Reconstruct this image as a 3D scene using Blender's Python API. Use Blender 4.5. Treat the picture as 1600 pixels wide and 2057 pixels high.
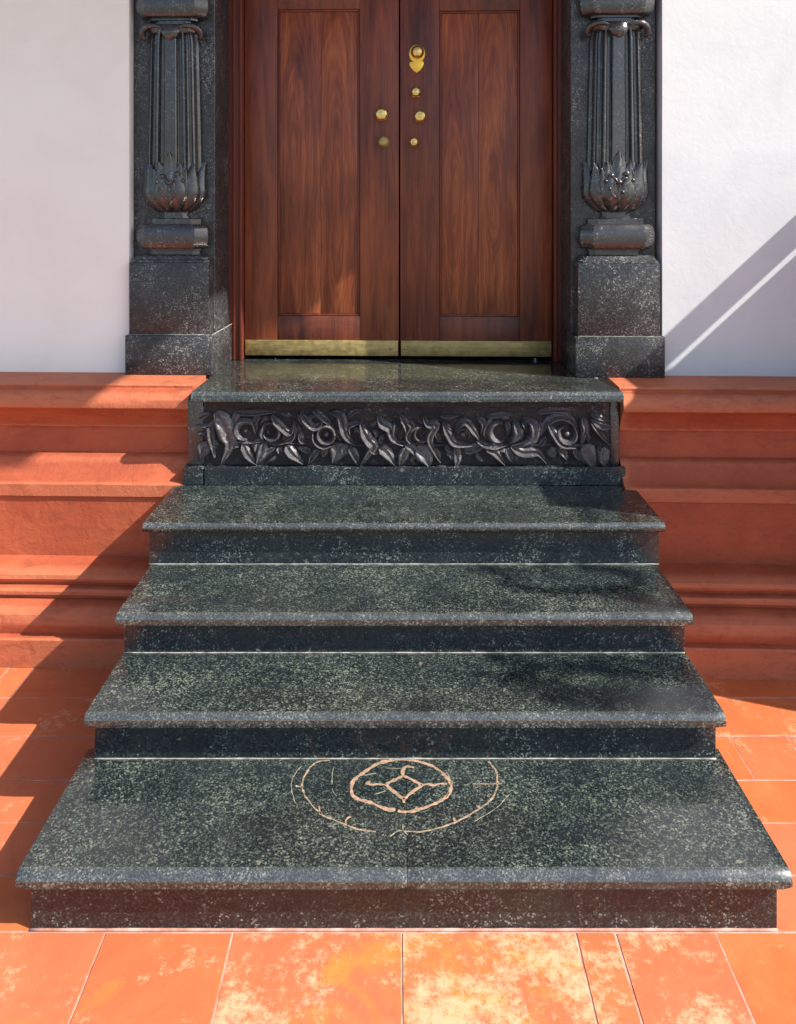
import bpy, bmesh, math, random
from mathutils import Vector, Matrix, noise as mnoise
random.seed(7)
R = math.radians
for o in list(bpy.data.objects): bpy.data.objects.remove(o)
scene = bpy.context.scene
COL = scene.collection

# ------------------------------------------------------------------ camera, light, exposure
CAM_Z = 1.7975
cam_d = bpy.data.cameras.new('camera'); cam = bpy.data.objects.new('camera', cam_d); COL.objects.link(cam)
cam.location = (0, 0, CAM_Z); cam.rotation_euler = (R(90), 0, 0)
cam_d.sensor_fit = 'HORIZONTAL'; cam_d.sensor_width = 36; cam_d.lens = 36
cam_d.shift_x = -0.003; cam_d.shift_y = -0.374
cam_d.clip_start = 0.05; cam_d.clip_end = 2000
scene.camera = cam

SUN = Vector((1.08, -0.40, 1.0)).normalized()          # towards the sun
elev = math.asin(SUN.z); az = math.atan2(SUN.x, SUN.y)
w = bpy.data.worlds.new('World'); scene.world = w; w.use_nodes = True
nt = w.node_tree; nt.nodes.clear()
sky = nt.nodes.new('ShaderNodeTexSky'); sky.sky_type = 'NISHITA'; sky.sun_disc = False
sky.sun_elevation = elev; sky.sun_rotation = az
sky.air_density = 1.0; sky.dust_density = 1.5
bg = nt.nodes.new('ShaderNodeBackground'); bg.inputs[1].default_value = 0.125
wo = nt.nodes.new('ShaderNodeOutputWorld')
nt.links.new(sky.outputs[0], bg.inputs[0]); nt.links.new(bg.outputs[0], wo.inputs[0])
sd = bpy.data.lights.new('sun', 'SUN'); sd.energy = 5.0; sd.angle = R(0.6); sd.color = (1.0, 0.94, 0.85)
sun = bpy.data.objects.new('sun', sd); COL.objects.link(sun)
sun.rotation_euler = SUN.to_track_quat('Z', 'Y').to_euler(); sun.location = (3, -2, 6)
scene.view_settings.view_transform = 'Standard'; scene.view_settings.look = 'None'
scene.view_settings.gamma = 1; scene.view_settings.use_curve_mapping = False
scene.view_settings.exposure = 0.86

# ------------------------------------------------------------------ material helpers
def mat(name):
    m = bpy.data.materials.new(name); m.use_nodes = True
    return m, m.node_tree, m.node_tree.nodes['Principled BSDF']
class NT:
    def __init__(s, t): s.t = t
    def n(s, typ, ins=None, **kw):
        nd = s.t.nodes.new(typ)
        for k, v in kw.items(): setattr(nd, k, v)
        for k, v in (ins or {}).items():
            if isinstance(v, bpy.types.NodeSocket): s.t.links.new(v, nd.inputs[k])
            else: nd.inputs[k].default_value = v
        return nd
    def coords(s, scale=(1, 1, 1), rnd=0.0):
        tc = s.n('ShaderNodeTexCoord')
        out = tc.outputs['Object']
        if rnd:
            oi = s.n('ShaderNodeObjectInfo')
            mu = s.n('ShaderNodeMath', {0: oi.outputs['Random'], 1: rnd}, operation='MULTIPLY')
            out = s.n('ShaderNodeVectorMath', {0: out, 1: mu.outputs[0]}, operation='ADD').outputs[0]
        return s.n('ShaderNodeMapping', {'Vector': out, 'Scale': scale}).outputs[0]
    def noise(s, vec, scale, detail=4, rough=0.55, dist=0.0):
        return s.n('ShaderNodeTexNoise', {'Vector': vec, 'Scale': scale, 'Detail': detail, 'Roughness': rough, 'Distortion': dist})
    def ramp(s, fac, stops, interp='LINEAR'):
        r = s.n('ShaderNodeValToRGB', {'Fac': fac}); cr = r.color_ramp; cr.interpolation = interp
        while len(cr.elements) < len(stops): cr.elements.new(0.5)
        for e, (p, c) in zip(cr.elements, stops):
            e.position = p; e.color = (*c, 1) if len(c) == 3 else c
        return r.outputs[0]
    def mix(s, fac, a, b, blend='MIX'):
        m = s.n('ShaderNodeMix', data_type='RGBA', blend_type=blend)
        for i, v in ((0, fac), (6, a), (7, b)):
            if isinstance(v, bpy.types.NodeSocket): s.t.links.new(v, m.inputs[i])
            else: m.inputs[i].default_value = v if i == 0 else ((*v, 1) if len(v) == 3 else v)
        return m.outputs[2]
    def math(s, op, a, b=0.0, clamp=False):
        return s.n('ShaderNodeMath', {0: a, 1: b}, operation=op, use_clamp=clamp).outputs[0]
    def bump(s, h, strength, dist=0.002, normal=None):
        ins = {'Height': h, 'Strength': strength, 'Distance': dist}
        if normal: ins['Normal'] = normal
        return s.n('ShaderNodeBump', ins).outputs[0]
def g(v): return (v, v, v)

def granite(name, dark, mid, light, fleck, patch, scale=150, rough=0.22, thr=(0.42, 0.72, 0.93), spec=0.5, dust=0.35, vein=False):
    m, t, b = mat(name); N = NT(t)
    co = N.coords(rnd=3.0)
    dn = N.noise(co, scale * 0.9, 2, 0.6)
    off = N.n('ShaderNodeVectorMath', {0: dn.outputs['Color'], 1: (0.5, 0.5, 0.5)}, operation='SUBTRACT').outputs[0]
    off = N.n('ShaderNodeVectorMath', {0: off, 'Scale': 1.1 / scale}, operation='SCALE').outputs[0]
    dc = N.n('ShaderNodeVectorMath', {0: co, 1: off}, operation='ADD').outputs[0]
    v = N.n('ShaderNodeTexVoronoi', {'Vector': dc, 'Scale': scale, 'Randomness': 1.0})
    ch = N.n('ShaderNodeSeparateColor', {0: v.outputs['Color']}).outputs[0]
    big = N.noise(co, 5.0, 5, 0.62)
    mednz = N.noise(co, 38.0, 4, 0.7)
    ch2 = N.math('ADD', ch, N.math('MULTIPLY', N.math('SUBTRACT', mednz.outputs[0], 0.5), 0.9))
    ch2 = N.math('ADD', ch2, N.math('MULTIPLY', N.math('SUBTRACT', big.outputs[0], 0.5), 0.9))
    base = N.ramp(ch2, [(thr[0], dark), (thr[0] + 0.08, mid), (thr[1], mid), (thr[1] + 0.06, light), (thr[2], light), (min(thr[2] + 0.03, 1), fleck)])
    # fine secondary grains
    v2 = N.n('ShaderNodeTexVoronoi', {'Vector': dc, 'Scale': scale * 2.3})
    s2 = N.n('ShaderNodeSeparateColor', {0: v2.outputs['Color']}).outputs[1]
    base = N.mix(N.math('MULTIPLY', N.ramp(s2, [(0.80, g(0)), (0.86, g(1))]), 0.35), base, light)
    # film of dust and rubbed patches
    d = N.ramp(N.noise(co, 2.6, 6, 0.68, 0.6).outputs[0], [(0.45, g(0)), (0.75, g(1))])
    base = N.mix(N.math('MULTIPLY', d, dust), base, patch)
    sp = N.n('ShaderNodeTexVoronoi', {'Vector': co, 'Scale': 7.0})
    spd = N.math('ADD', sp.outputs['Distance'], N.math('MULTIPLY', N.math('SUBTRACT', mednz.outputs[0], 0.5), 0.35))
    spm = N.ramp(spd, [(0.02, g(1)), (0.05, g(0))])
    base = N.mix(N.math('MULTIPLY', spm, 0.45), base, (0.30, 0.28, 0.22))
    if vein:
        vn = N.noise(co, 3.2, 3, 0.5, 1.2).outputs[0]
        ln = N.ramp(N.math('ABSOLUTE', N.math('SUBTRACT', vn, 0.56)), [(0.0, g(1)), (0.0025, g(0))])
        base = N.mix(N.math('MULTIPLY', ln, 0.22), base, fleck)
    t.links.new(base, b.inputs['Base Color'])
    rr = N.n('ShaderNodeMapRange', {'Value': N.noise(co, 9, 5, 0.7).outputs[0], 1: 0.3, 2: 0.75, 3: rough * 0.6, 4: rough * 1.7}).outputs[0]
    t.links.new(rr, b.inputs['Roughness'])
    b.inputs['Specular IOR Level'].default_value = spec
    h = N.math('ADD', N.math('MULTIPLY', N.noise(co, 260, 2, 0.5).outputs[0], 0.25), N.math('MULTIPLY', N.noise(co, 26, 4, 0.6).outputs[0], 0.9))
    t.links.new(N.bump(h, 0.25, 0.0012), b.inputs['Normal'])
    return m
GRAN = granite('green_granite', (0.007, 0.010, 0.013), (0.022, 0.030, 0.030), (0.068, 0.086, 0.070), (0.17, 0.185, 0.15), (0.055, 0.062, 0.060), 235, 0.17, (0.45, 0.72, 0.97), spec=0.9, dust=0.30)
GRAN_L = granite('polished_landing_granite', (0.010, 0.012, 0.013), (0.028, 0.034, 0.033), (0.070, 0.078, 0.065), (0.22, 0.23, 0.19), (0.055, 0.06, 0.055), 240, 0.085, (0.42, 0.74, 0.97), spec=0.9, dust=0.2)
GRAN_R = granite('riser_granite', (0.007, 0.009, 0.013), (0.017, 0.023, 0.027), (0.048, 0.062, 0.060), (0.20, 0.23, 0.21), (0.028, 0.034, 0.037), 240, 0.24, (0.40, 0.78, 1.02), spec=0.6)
GRAN_P = granite('pillar_granite', (0.014, 0.014, 0.016), (0.032, 0.033, 0.036), (0.085, 0.088, 0.092), (0.27, 0.27, 0.25), (0.070, 0.072, 0.076), 260, 0.30, (0.42, 0.76, 0.985), spec=0.45, dust=0.3, vein=True)
EDGE = granite('glare_granite_edge', (0.026, 0.031, 0.032), (0.050, 0.058, 0.058), (0.095, 0.106, 0.100), (0.20, 0.21, 0.19), (0.070, 0.078, 0.078), 320, 0.22, (0.40, 0.72, 0.98), spec=1.0, dust=0.3)  # lighter nosing granite: sky glare on worn edges put into the colour
STONE = granite('carved_black_stone', (0.016, 0.016, 0.018), (0.028, 0.028, 0.031), (0.060, 0.060, 0.064), (0.18, 0.18, 0.17), (0.05, 0.05, 0.053), 230, 0.26, (0.46, 0.85, 1.05), spec=0.9)
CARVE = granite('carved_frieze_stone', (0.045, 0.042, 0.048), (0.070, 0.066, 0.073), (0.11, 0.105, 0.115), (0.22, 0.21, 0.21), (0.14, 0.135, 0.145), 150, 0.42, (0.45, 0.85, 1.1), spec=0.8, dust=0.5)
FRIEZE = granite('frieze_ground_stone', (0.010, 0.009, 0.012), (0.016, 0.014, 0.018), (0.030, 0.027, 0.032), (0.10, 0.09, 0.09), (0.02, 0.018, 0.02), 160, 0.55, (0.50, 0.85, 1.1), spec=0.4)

def plaster(name, c1, c2, c3, rough=0.75, bs=0.5, grain=9.0, streak=0.3, spec=0.3, speckle=None, edge=None):
    m, t, b = mat(name); N = NT(t)
    co = N.coords()
    n1 = N.noise(co, 2.2, 6, 0.62, 0.4).outputs[0]
    base = N.ramp(n1, [(0.32, c1), (0.52, c2), (0.72, c3)])
    n2 = N.noise(N.coords((1.2, 1.2, 22)), 1.6, 5, 0.6).outputs[0]
    base = N.mix(N.math('MULTIPLY', N.ramp(n2, [(0.45, g(0)), (0.75, g(1))]), streak), base, c1)
    n4 = N.noise(co, 24, 5, 0.7).outputs[0]
    base = N.mix(N.math('MULTIPLY', N.ramp(n4, [(0.5, g(0)), (0.8, g(1))]), 0.35), base, c3)
    if speckle:
        sp = N.ramp(N.noise(co, 55, 3, 0.7).outputs[0], [(0.70, g(0)), (0.74, g(1))])
        base = N.mix(N.math('MULTIPLY', sp, 0.5), base, speckle)
    if edge:
        pt = N.n('ShaderNodeNewGeometry').outputs['Pointiness']
        e = N.ramp(N.math('ADD', pt, N.math('MULTIPLY', N.math('SUBTRACT', n4, 0.5), 0.03)), [(0.507, g(0)), (0.535, g(1))])
        base = N.mix(N.math('MULTIPLY', e, 0.42), base, edge)
        gr = N.ramp(N.noise(N.coords((3, 3, 9)), 2.4, 7, 0.75, 1.2).outputs[0], [(0.50, g(0)), (0.74, g(1))])
        base = N.mix(N.math('MULTIPLY', gr, 0.62), base, (0.20, 0.045, 0.025))
        ck = N.ramp(N.math('ABSOLUTE', N.math('SUBTRACT', N.noise(co, 4.5, 7, 0.6, 1.0).outputs[0], 0.52)), [(0.0, g(1)), (0.0035, g(0))])
        base = N.mix(N.math('MULTIPLY', N.math('MULTIPLY', ck, gr), 0.7), base, (0.12, 0.03, 0.02))
    t.links.new(base, b.inputs['Base Color'])
    b.inputs['Roughness'].default_value = rough; b.inputs['Specular IOR Level'].default_value = spec
    h = N.math('ADD', N.math('MULTIPLY', N.noise(co, grain, 6, 0.62, 0.6).outputs[0], 1.0), N.math('MULTIPLY', N.noise(co, grain * 9, 3, 0.6).outputs[0], 0.18))
    t.links.new(N.bump(h, bs, 0.006), b.inputs['Normal'])
    return m
RED = plaster('red_oxide_plaster', (0.30, 0.064, 0.030), (0.38, 0.088, 0.039), (0.45, 0.118, 0.052), 0.60, 0.75, 16, 0.45, 0.35, speckle=(0.24, 0.06, 0.03), edge=(0.58, 0.21, 0.105))
WHITE_S = plaster('smooth_white_plaster', (0.82, 0.795, 0.765), (0.87, 0.85, 0.82), (0.88, 0.87, 0.85), 0.8, 0.10, 3, 0.15, 0.2)  # same white as WHITE_R, raised in the colour because this wall is shaded
WHITE_R = plaster('trowelled_white_plaster', (0.60, 0.625, 0.655), (0.66, 0.68, 0.705), (0.69, 0.705, 0.73), 0.8, 0.16, 30, 0.12, 0.2)  # same white, lowered and blued in the colour to suit its sun and shadow

def wood(name, c0, c1, c2, fig=0.3, rough=0.32, w_=0.2):
    m, t, b = mat(name); N = NT(t)
    co = N.coords((1, 1, 1), rnd=11.0)
    oi = N.n('ShaderNodeObjectInfo').outputs['Random']
    ge = N.n('ShaderNodeSeparateXYZ', {0: N.n('ShaderNodeTexCoord').outputs['Generated']})
    wob = N.noise(N.n('ShaderNodeMapping', {'Vector': co, 'Scale': (1, 1, 0.22)}).outputs[0], 9, 3, 0.6, 0.4).outputs[0]
    wob2 = N.noise(N.n('ShaderNodeMapping', {'Vector': co, 'Scale': (1, 1, 0.5)}).outputs[0], 2.5, 2, 0.5).outputs[0]
    gx = N.math('MULTIPLY', N.math('SUBTRACT', ge.outputs[0], 0.5), w_)
    gx = N.math('ADD', gx, N.math('MULTIPLY', N.math('SUBTRACT', wob, 0.5), 0.10))
    gx = N.math('ADD', gx, N.math('MULTIPLY', N.math('SUBTRACT', oi, 0.5), w_ * 0.5))
    gz = N.math('MULTIPLY', N.math('SUBTRACT', ge.outputs[2], N.math('ADD', 0.12, N.math('MULTIPLY', wob2, 0.5))), 0.14)
    r = N.math('SQRT', N.math('ADD', N.math('MULTIPLY', gx, gx), N.math('MULTIPLY', gz, gz)))
    rg = N.math('SINE', N.math('MULTIPLY', r, 520.0))
    rg2 = N.math('SINE', N.math('MULTIPLY', r, 173.0))
    fine = N.noise(N.n('ShaderNodeMapping', {'Vector': co, 'Scale': (1, 1, 0.018)}).outputs[0], 190, 4, 0.7)
    tone = N.noise(N.n('ShaderNodeMapping', {'Vector': co, 'Scale': (1, 1, 0.10)}).outputs[0], 16, 5, 0.62, 0.5)
    blot = N.noise(N.n('ShaderNodeMapping', {'Vector': co, 'Scale': (1, 1, 0.35)}).outputs[0], 4, 4, 0.6)
    f = N.math('ADD', N.math('MULTIPLY', N.math('ADD', rg, N.math('MULTIPLY', rg2, 0.9)), fig * 0.055), N.math('MULTIPLY', tone.outputs[0], 0.75))
    f = N.math('ADD', f, N.math('MULTIPLY', N.math('SUBTRACT', fine.outputs[0], 0.5), 0.42))
    f = N.math('ADD', f, N.math('MULTIPLY', N.math('SUBTRACT', blot.outputs[0], 0.35), 0.55))
    f = N.math('ADD', f, N.math('MULTIPLY', N.math('SUBTRACT', oi, 0.5), 0.10))
    base = N.ramp(f, [(0.22, c0), (0.46, c1), (0.74, c2)])
    t.links.new(base, b.inputs['Base Color'])
    b.inputs['Specular IOR Level'].default_value = 0.4
    t.links.new(N.n('ShaderNodeMapRange', {'Value': fine.outputs[0], 3: rough * 0.8, 4: rough * 1.5}).outputs[0], b.inputs['Roughness'])
    t.links.new(N.bump(N.math('ADD', fine.outputs[0], N.math('MULTIPLY', tone.outputs[0], 0.8)), 0.22, 0.001), b.inputs['Normal'])
    return m
WOOD = wood('mahogany_stile', (0.050, 0.012, 0.008), (0.150, 0.036, 0.017), (0.29, 0.078, 0.030), 0.35)
WOODP = wood('mahogany_panel', (0.080, 0.019, 0.009), (0.20, 0.048, 0.018), (0.40, 0.118, 0.040), 0.8)
WOODF = wood('mahogany_frame', (0.085, 0.018, 0.010), (0.14, 0.030, 0.017), (0.19, 0.045, 0.024), 0.1, 0.4)

def metal(name, c1, c2, rough=0.3, patina=0.4):
    m, t, b = mat(name); N = NT(t)
    co = N.coords()
    n = N.noise(co, 30, 5, 0.65).outputs[0]
    n2 = N.noise(N.coords((1, 1, 8)), 9, 4, 0.6).outputs[0]
    f = N.math('ADD', N.math('MULTIPLY', n, 0.5), N.math('MULTIPLY', n2, 0.5))
    t.links.new(N.ramp(f, [(0.38, c1), (0.62, c2)]), b.inputs['Base Color'])
    b.inputs['Metallic'].default_value = 1.0 - patina
    t.links.new(N.n('ShaderNodeMapRange', {'Value': n, 1: 0.3, 2: 0.7, 3: rough * 0.7, 4: rough * 1.5}).outputs[0], b.inputs['Roughness'])
    t.links.new(N.bump(n, 0.2, 0.0008), b.inputs['Normal'])
    return m
BRASS_DULL = metal('dull_brass', (0.26, 0.19, 0.07), (0.50, 0.38, 0.15), 0.42, 0.45)
BRASS = metal('polished_brass', (0.62, 0.40, 0.12), (0.85, 0.60, 0.22), 0.16, 0.1)
GOLD = metal('bright_gold_brass', (0.85, 0.48, 0.06), (0.95, 0.62, 0.10), 0.30, 0.35)
IRON = metal('black_iron', (0.02, 0.02, 0.02), (0.04, 0.04, 0.04), 0.5, 0.5)

def plain(name, c, c2=None, rough=0.8, scale=40, bs=0.3):
    m, t, b = mat(name); N = NT(t); co = N.coords()
    c2 = c2 or tuple(x * 0.7 for x in c)
    n = N.noise(co, scale, 4, 0.6).outputs[0]
    t.links.new(N.ramp(n, [(0.35, c2), (0.65, c)]), b.inputs['Base Color'])
    b.inputs['Roughness'].default_value = rough
    t.links.new(N.bump(n, bs, 0.002), b.inputs['Normal'])
    return m
GROUT = plain('pale_caulk', (0.40, 0.39, 0.35), (0.15, 0.15, 0.14), 0.85, 30)
GROUT_F = plain('pinkish_floor_grout', (0.52, 0.36, 0.31), (0.34, 0.14, 0.09), 0.9, 14)
CHALK = plain('peach_chalk_paint', (0.44, 0.27, 0.17), (0.20, 0.14, 0.10), 0.9, 60)
CHALK3 = plain('worn_chalk', (0.40, 0.28, 0.18), (0.10, 0.09, 0.065), 0.9, 85)
CHALK2 = plain('thin_chalk', (0.42, 0.38, 0.27), (0.10, 0.11, 0.08), 0.9, 75)
DARK = plain('dark_interior', (0.02, 0.018, 0.016), (0.01, 0.01, 0.01), 0.9, 5)
GROUND = plain('dry_earth', (0.27, 0.26, 0.23), (0.18, 0.18, 0.15), 0.95, 2)
ROOFM = plaster('roof_plaster', (0.55, 0.50, 0.46), (0.6, 0.56, 0.52), (0.64, 0.60, 0.56), 0.85, 0.2, 6)

def tile_material():
    m, t, b = mat('terracotta_tile'); N = NT(t)
    oi = N.n('ShaderNodeObjectInfo')
    co = N.coords(rnd=9.0)
    n1 = N.noise(co, 3.5, 6, 0.65, 0.5).outputs[0]
    base = N.ramp(n1, [(0.30, (0.44, 0.095, 0.030)), (0.50, (0.52, 0.128, 0.038)), (0.72, (0.57, 0.175, 0.060))])
    base = N.mix(N.math('MULTIPLY', oi.outputs['Random'], 0.65), base, (0.50, 0.145, 0.075))
    # salt bloom and ochre wear, only on some tiles (object colour carries the amount)
    am = N.n('ShaderNodeSeparateColor', {0: oi.outputs['Color']})
    tcw = N.n('ShaderNodeTexCoord').outputs['Object']
    w1 = N.noise(tcw, 4.6, 3, 0.6, 0.5).outputs[0]
    w2 = N.noise(tcw, 34, 8, 0.80, 0.1).outputs[0]
    bl = N.math('ADD', N.math('MULTIPLY', w1, 0.62), N.math('MULTIPLY', w2, 0.72))
    bloom = N.ramp(N.math('ADD', bl, N.math('MULTIPLY', am.outputs[0], 0.135)), [(0.77, g(0)), (0.90, g(1))])
    ochre = N.ramp(N.math('ADD', N.noise(tcw, 3.6, 5, 0.6, 1.0).outputs[0], N.math('MULTIPLY', am.outputs[1], 0.13)), [(0.60, g(0)), (0.78, g(1))])
    base = N.mix(N.math('MULTIPLY', ochre, 0.75), base, (0.62, 0.24, 0.035))
    base = N.mix(N.math('MULTIPLY', bloom, 0.75), base, (0.66, 0.42, 0.25))
    dirt = N.ramp(N.noise(tcw, 8.5, 6, 0.75, 1.5).outputs[0], [(0.52, g(0)), (0.72, g(1))])
    base = N.mix(N.math('MULTIPLY', dirt, 0.55), base, (0.34, 0.10, 0.045))
    sc = N.ramp(N.noise(N.n('ShaderNodeMapping', {'Vector': tcw, 'Rotation': (0, 0, 0.9), 'Scale': (40, 5, 1)}).outputs[0], 3, 3, 0.6).outputs[0], [(0.66, g(0)), (0.72, g(1))])
    base = N.mix(N.math('MULTIPLY', sc, 0.22), base, (0.85, 0.55, 0.34))
    t.links.new(base, b.inputs['Base Color'])
    b.inputs['Specular IOR Level'].default_value = 0.35
    t.links.new(N.n('ShaderNodeMapRange', {'Value': w2, 1: 0.3, 2: 0.7, 3: 0.34, 4: 0.62}).outputs[0], b.inputs['Roughness'])
    h = N.math('ADD', N.noise(co, 7, 4, 0.6).outputs[0], N.math('MULTIPLY', w2, 0.22))
    t.links.new(N.bump(h, 0.45, 0.003), b.inputs['Normal'])
    return m
TILE = tile_material()

# ------------------------------------------------------------------ object helpers
ROT = R(-1.65); PIV = Vector((0, 3.7, 0))
def wall_to_world(p):
    p = Vector(p); return PIV + Matrix.Rotation(ROT, 3, 'Z') @ (p - PIV)
BASE = {}
def tag(o, label, cat, group=None):
    o['label'] = label; o['category'] = cat; o['kind'] = 'thing'
    if group: o['group'] = group
    return o
def thing(name, base, label, cat, wall=True, group=None):
    o = bpy.data.objects.new(name, None); COL.objects.link(o); o.empty_display_size = 0.1
    o.location = wall_to_world(base) if wall else Vector(base)
    if wall: o.rotation_euler = (0, 0, ROT)
    BASE[o.name] = Vector(base)
    return tag(o, label, cat, group)
class MB:
    def __init__(s): s.bm = bmesh.new()
    def box(s, x0, x1, y0, y1, z0, z1, bev=0.0, seg=2):
        b2 = bmesh.new()
        vs = [b2.verts.new((x, y, z)) for x in (x0, x1) for y in (y0, y1) for z in (z0, z1)]
        for f in ((0,1,3,2),(4,6,7,5),(0,4,5,1),(2,3,7,6),(0,2,6,4),(1,5,7,3)): b2.faces.new([vs[i] for i in f])
        bmesh.ops.recalc_face_normals(b2, faces=b2.faces)
        if bev: bmesh.ops.bevel(b2, geom=list(b2.edges), offset=bev, segments=seg, affect='EDGES', profile=0.5)
        s.merge(b2); return s
    def merge(s, b2):
        me = bpy.data.meshes.new('t'); b2.to_mesh(me); s.bm.from_mesh(me); bpy.data.meshes.remove(me); b2.free()
    def loft(s, secs, cap=True, closed=True):
        rows = [[s.bm.verts.new(p) for p in sec] for sec in secs]
        n = len(rows[0])
        for a, b in zip(rows, rows[1:]):
            for i in range(n if closed else n - 1):
                j = (i + 1) % n
                s.bm.faces.new((a[i], a[j], b[j], b[i]))
        if cap and closed:
            s.bm.faces.new(rows[0][::-1]); s.bm.faces.new(rows[-1])
        return s
    def tube(s, pts, r, n=8):
        pts = [Vector(p) for p in pts]; secs = []
        for i, p in enumerate(pts):
            t = (pts[min(i + 1, len(pts) - 1)] - pts[max(i - 1, 0)]).normalized()
            u = t.cross(Vector((0.13, 0.31, 0.94))).normalized(); v = t.cross(u)
            rr = r[i] if isinstance(r, (list, tuple)) else r
            secs.append([p + u * (rr * math.cos(a)) + v * (rr * math.sin(a)) for a in [2 * math.pi * k / n for k in range(n)]])
        return s.loft(secs)
    def lathe(s, prof, c, n=24, sx=1.0, sz=1.0):
        # axis along -Y: prof = [(r, out)]
        c = Vector(c)
        return s.loft([[c + Vector((r * sx * math.cos(a), -o, r * sz * math.sin(a))) for a in [2 * math.pi * k / n for k in range(n)]] for r, o in prof])
    def build(s, name, m, parent=None, smooth=False, kind=None, base=None):
        bmesh.ops.recalc_face_normals(s.bm, faces=s.bm.faces)
        b = base if base is not None else (BASE.get(parent.name) if parent else None)
        if b is not None: bmesh.ops.translate(s.bm, verts=s.bm.verts, vec=-Vector(b))
        me = bpy.data.meshes.new(name); s.bm.to_mesh(me); s.bm.free(); me.materials.append(m)
        if smooth:
            for p in me.polygons: p.use_smooth = True
            if smooth != True:
                me.set_sharp_from_angle(angle=R(smooth))
        o = bpy.data.objects.new(name, me); COL.objects.link(o)
        if parent: o.parent = parent; BASE[o.name] = BASE[parent.name]
        if kind: o['kind'] = kind
        return o
def smooth_pts(pts, n=6):
    out = []; P = [pts[0]] + list(pts) + [pts[-1]]
    for i in range(1, len(P) - 2):
        p0, p1, p2, p3 = [Vector(q) for q in P[i - 1:i + 3]]
        for k in range(n):
            t = k / n
            out.append(0.5 * ((2 * p1) + (-p0 + p2) * t + (2 * p0 - 5 * p1 + 4 * p2 - p3) * t * t + (-p0 + 3 * p1 - 3 * p2 + p3) * t ** 3))
    out.append(Vector(P[-2])); return out

# ------------------------------------------------------------------ ground and floor
b = MB(); bm = b.bm
vs = [bm.verts.new(p) for p in ((-900, -900, -0.06), (900, -900, -0.06), (900, 900, -0.06), (-900, 900, -0.06))]; bm.faces.new(vs)
b.build('ground', GROUND, kind='structure')
fl = MB().box(-3.6, 3.5, 0.30, 3.72, -0.05, -0.0016).build('floor', GROUT_F, kind='structure', base=(0, 0, 0))
BASE[fl.name] = Vector((0, 0, 0))
def tile(x0, x1, y0, y1, col=(0, 0)):
    gp = 0.0026
    b = MB()
    dz = random.uniform(-0.0012, 0.0012)
    j = lambda: random.uniform(-0.0018, 0.0018)
    P = [(x0 + gp + j(), y0 + gp + j()), (x1 - gp + j(), y0 + gp + j()), (x1 - gp + j(), y1 - gp + j()), (x0 + gp + j(), y1 - gp + j())]
    cx = sum(p[0] for p in P) / 4; cy = sum(p[1] for p in P) / 4
    secs = []
    for z, ins in ((-0.02, 0), (-0.0012, 0), (0.0, 0.0014)):
        secs.append([(p[0] + (ins if p[0] < cx else -ins), p[1] + (ins if p[1] < cy else -ins), z + dz * (z == 0.0)) for p in P])
    b.loft(secs)
    o = b.build('tile', TILE, fl); o.color = (col[0], col[1], 0, 1)
    return o
rows = [0.35, 0.8, 1.25, 1.62, 1.994, 2.165, 2.353, 2.529, 2.744, 2.96, 3.16]
front_x = [-3.45, -2.9, -2.35, -1.85, -1.42, -1.075, -0.737, -0.418, 0.004, 0.437, 0.537, 0.789, 1.16, 1.5, 1.95, 2.4, 2.85, 3.3]
for ri in range(len(rows) - 1):
    y0, y1 = rows[ri], rows[ri + 1]
    if y1 <= 2.0:
        if ri in (2, 3): xs = front_x
        else:
            xs = [-3.45 + 0.46 * k + (0.2 if ri % 2 else 0) for k in range(15)]
    else:
        k = ri - 4
        o_ = [0.0, 0.22, 0.1, 0.28, 0.05, 0.18][k]
        xs = [-3.45 + 0.43 * q + o_ for q in range(5)] + [-1.45, -0.9, 0.9] + [1.36 + (0.10, 0.17, 0.12, -0.03, 0.17, 0.2)[k]] + [1.9 + 0.43 * q + o_ * 0.6 for q in range(4)]
        xs = sorted(xs)
        if k == 3: xs = sorted(xs + [1.13])
    xk = [xs[0]]
    for v in xs[1:]:
        if v - xk[-1] > 0.09 or v in (-.9, .9): xk.append(v)
    xs = xk
    for a, c in zip(xs, xs[1:]):
        if c - a < 0.03: continue
        if y0 > 2.0 and a > -0.95 and c < 0.95: continue
        amt = (0.05, 0.0)
        if ri in (2, 3):
            if -0.42 <= a < 0.0: amt = (0.75, 0.75)
            elif 0.0 < a < 0.4: amt = (1.0, 0.9)
            elif 0.4 < a < 0.7: amt = (0.7, 0.0)
            elif -0.8 < a < -0.4: amt = (0.35, 0.1)
            else: amt = (0.25, 0.0)
        tile(a, c, y0, y1, amt)

# ------------------------------------------------------------------ walls (rotated frame)
ZL = 1.048
def make_white(x0, x1, m, label):
    t = thing('house_wall', ((x0 + x1) / 2, 3.73, ZL), label, 'wall')
    b = MB()
    nx, nz = 28, 36
    # gently uneven plaster face with thickness
    ys = lambda x, z: 3.73 + 0.004 * mnoise.noise(Vector((x * 1.5, z * 1.5, 3.1)))
    grid = [[b.bm.verts.new((x0 + (x1 - x0) * i / nx, ys(x0 + (x1 - x0) * i / nx, ZL + 4.3 * j / nz), ZL + 4.3 * j / nz)) for i in range(nx + 1)] for j in range(nz + 1)]
    for j in range(nz):
        for i in range(nx): b.bm.faces.new((grid[j][i], grid[j][i + 1], grid[j + 1][i + 1], grid[j + 1][i]))
    b.build('plaster_face', m, t, smooth=True)
    MB().box(x0, x1, 3.742, 4.0, ZL + 0.001, ZL + 4.3).build('wall_body', m, t)
make_white(-4.4, -1.285, WHITE_S, 'smooth white plaster wall left of the dark stone pillar, in soft shade')
make_white(1.215, 4.4, WHITE_R, 'rough trowelled white wall right of the door, crossed by a slanting shadow')
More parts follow.
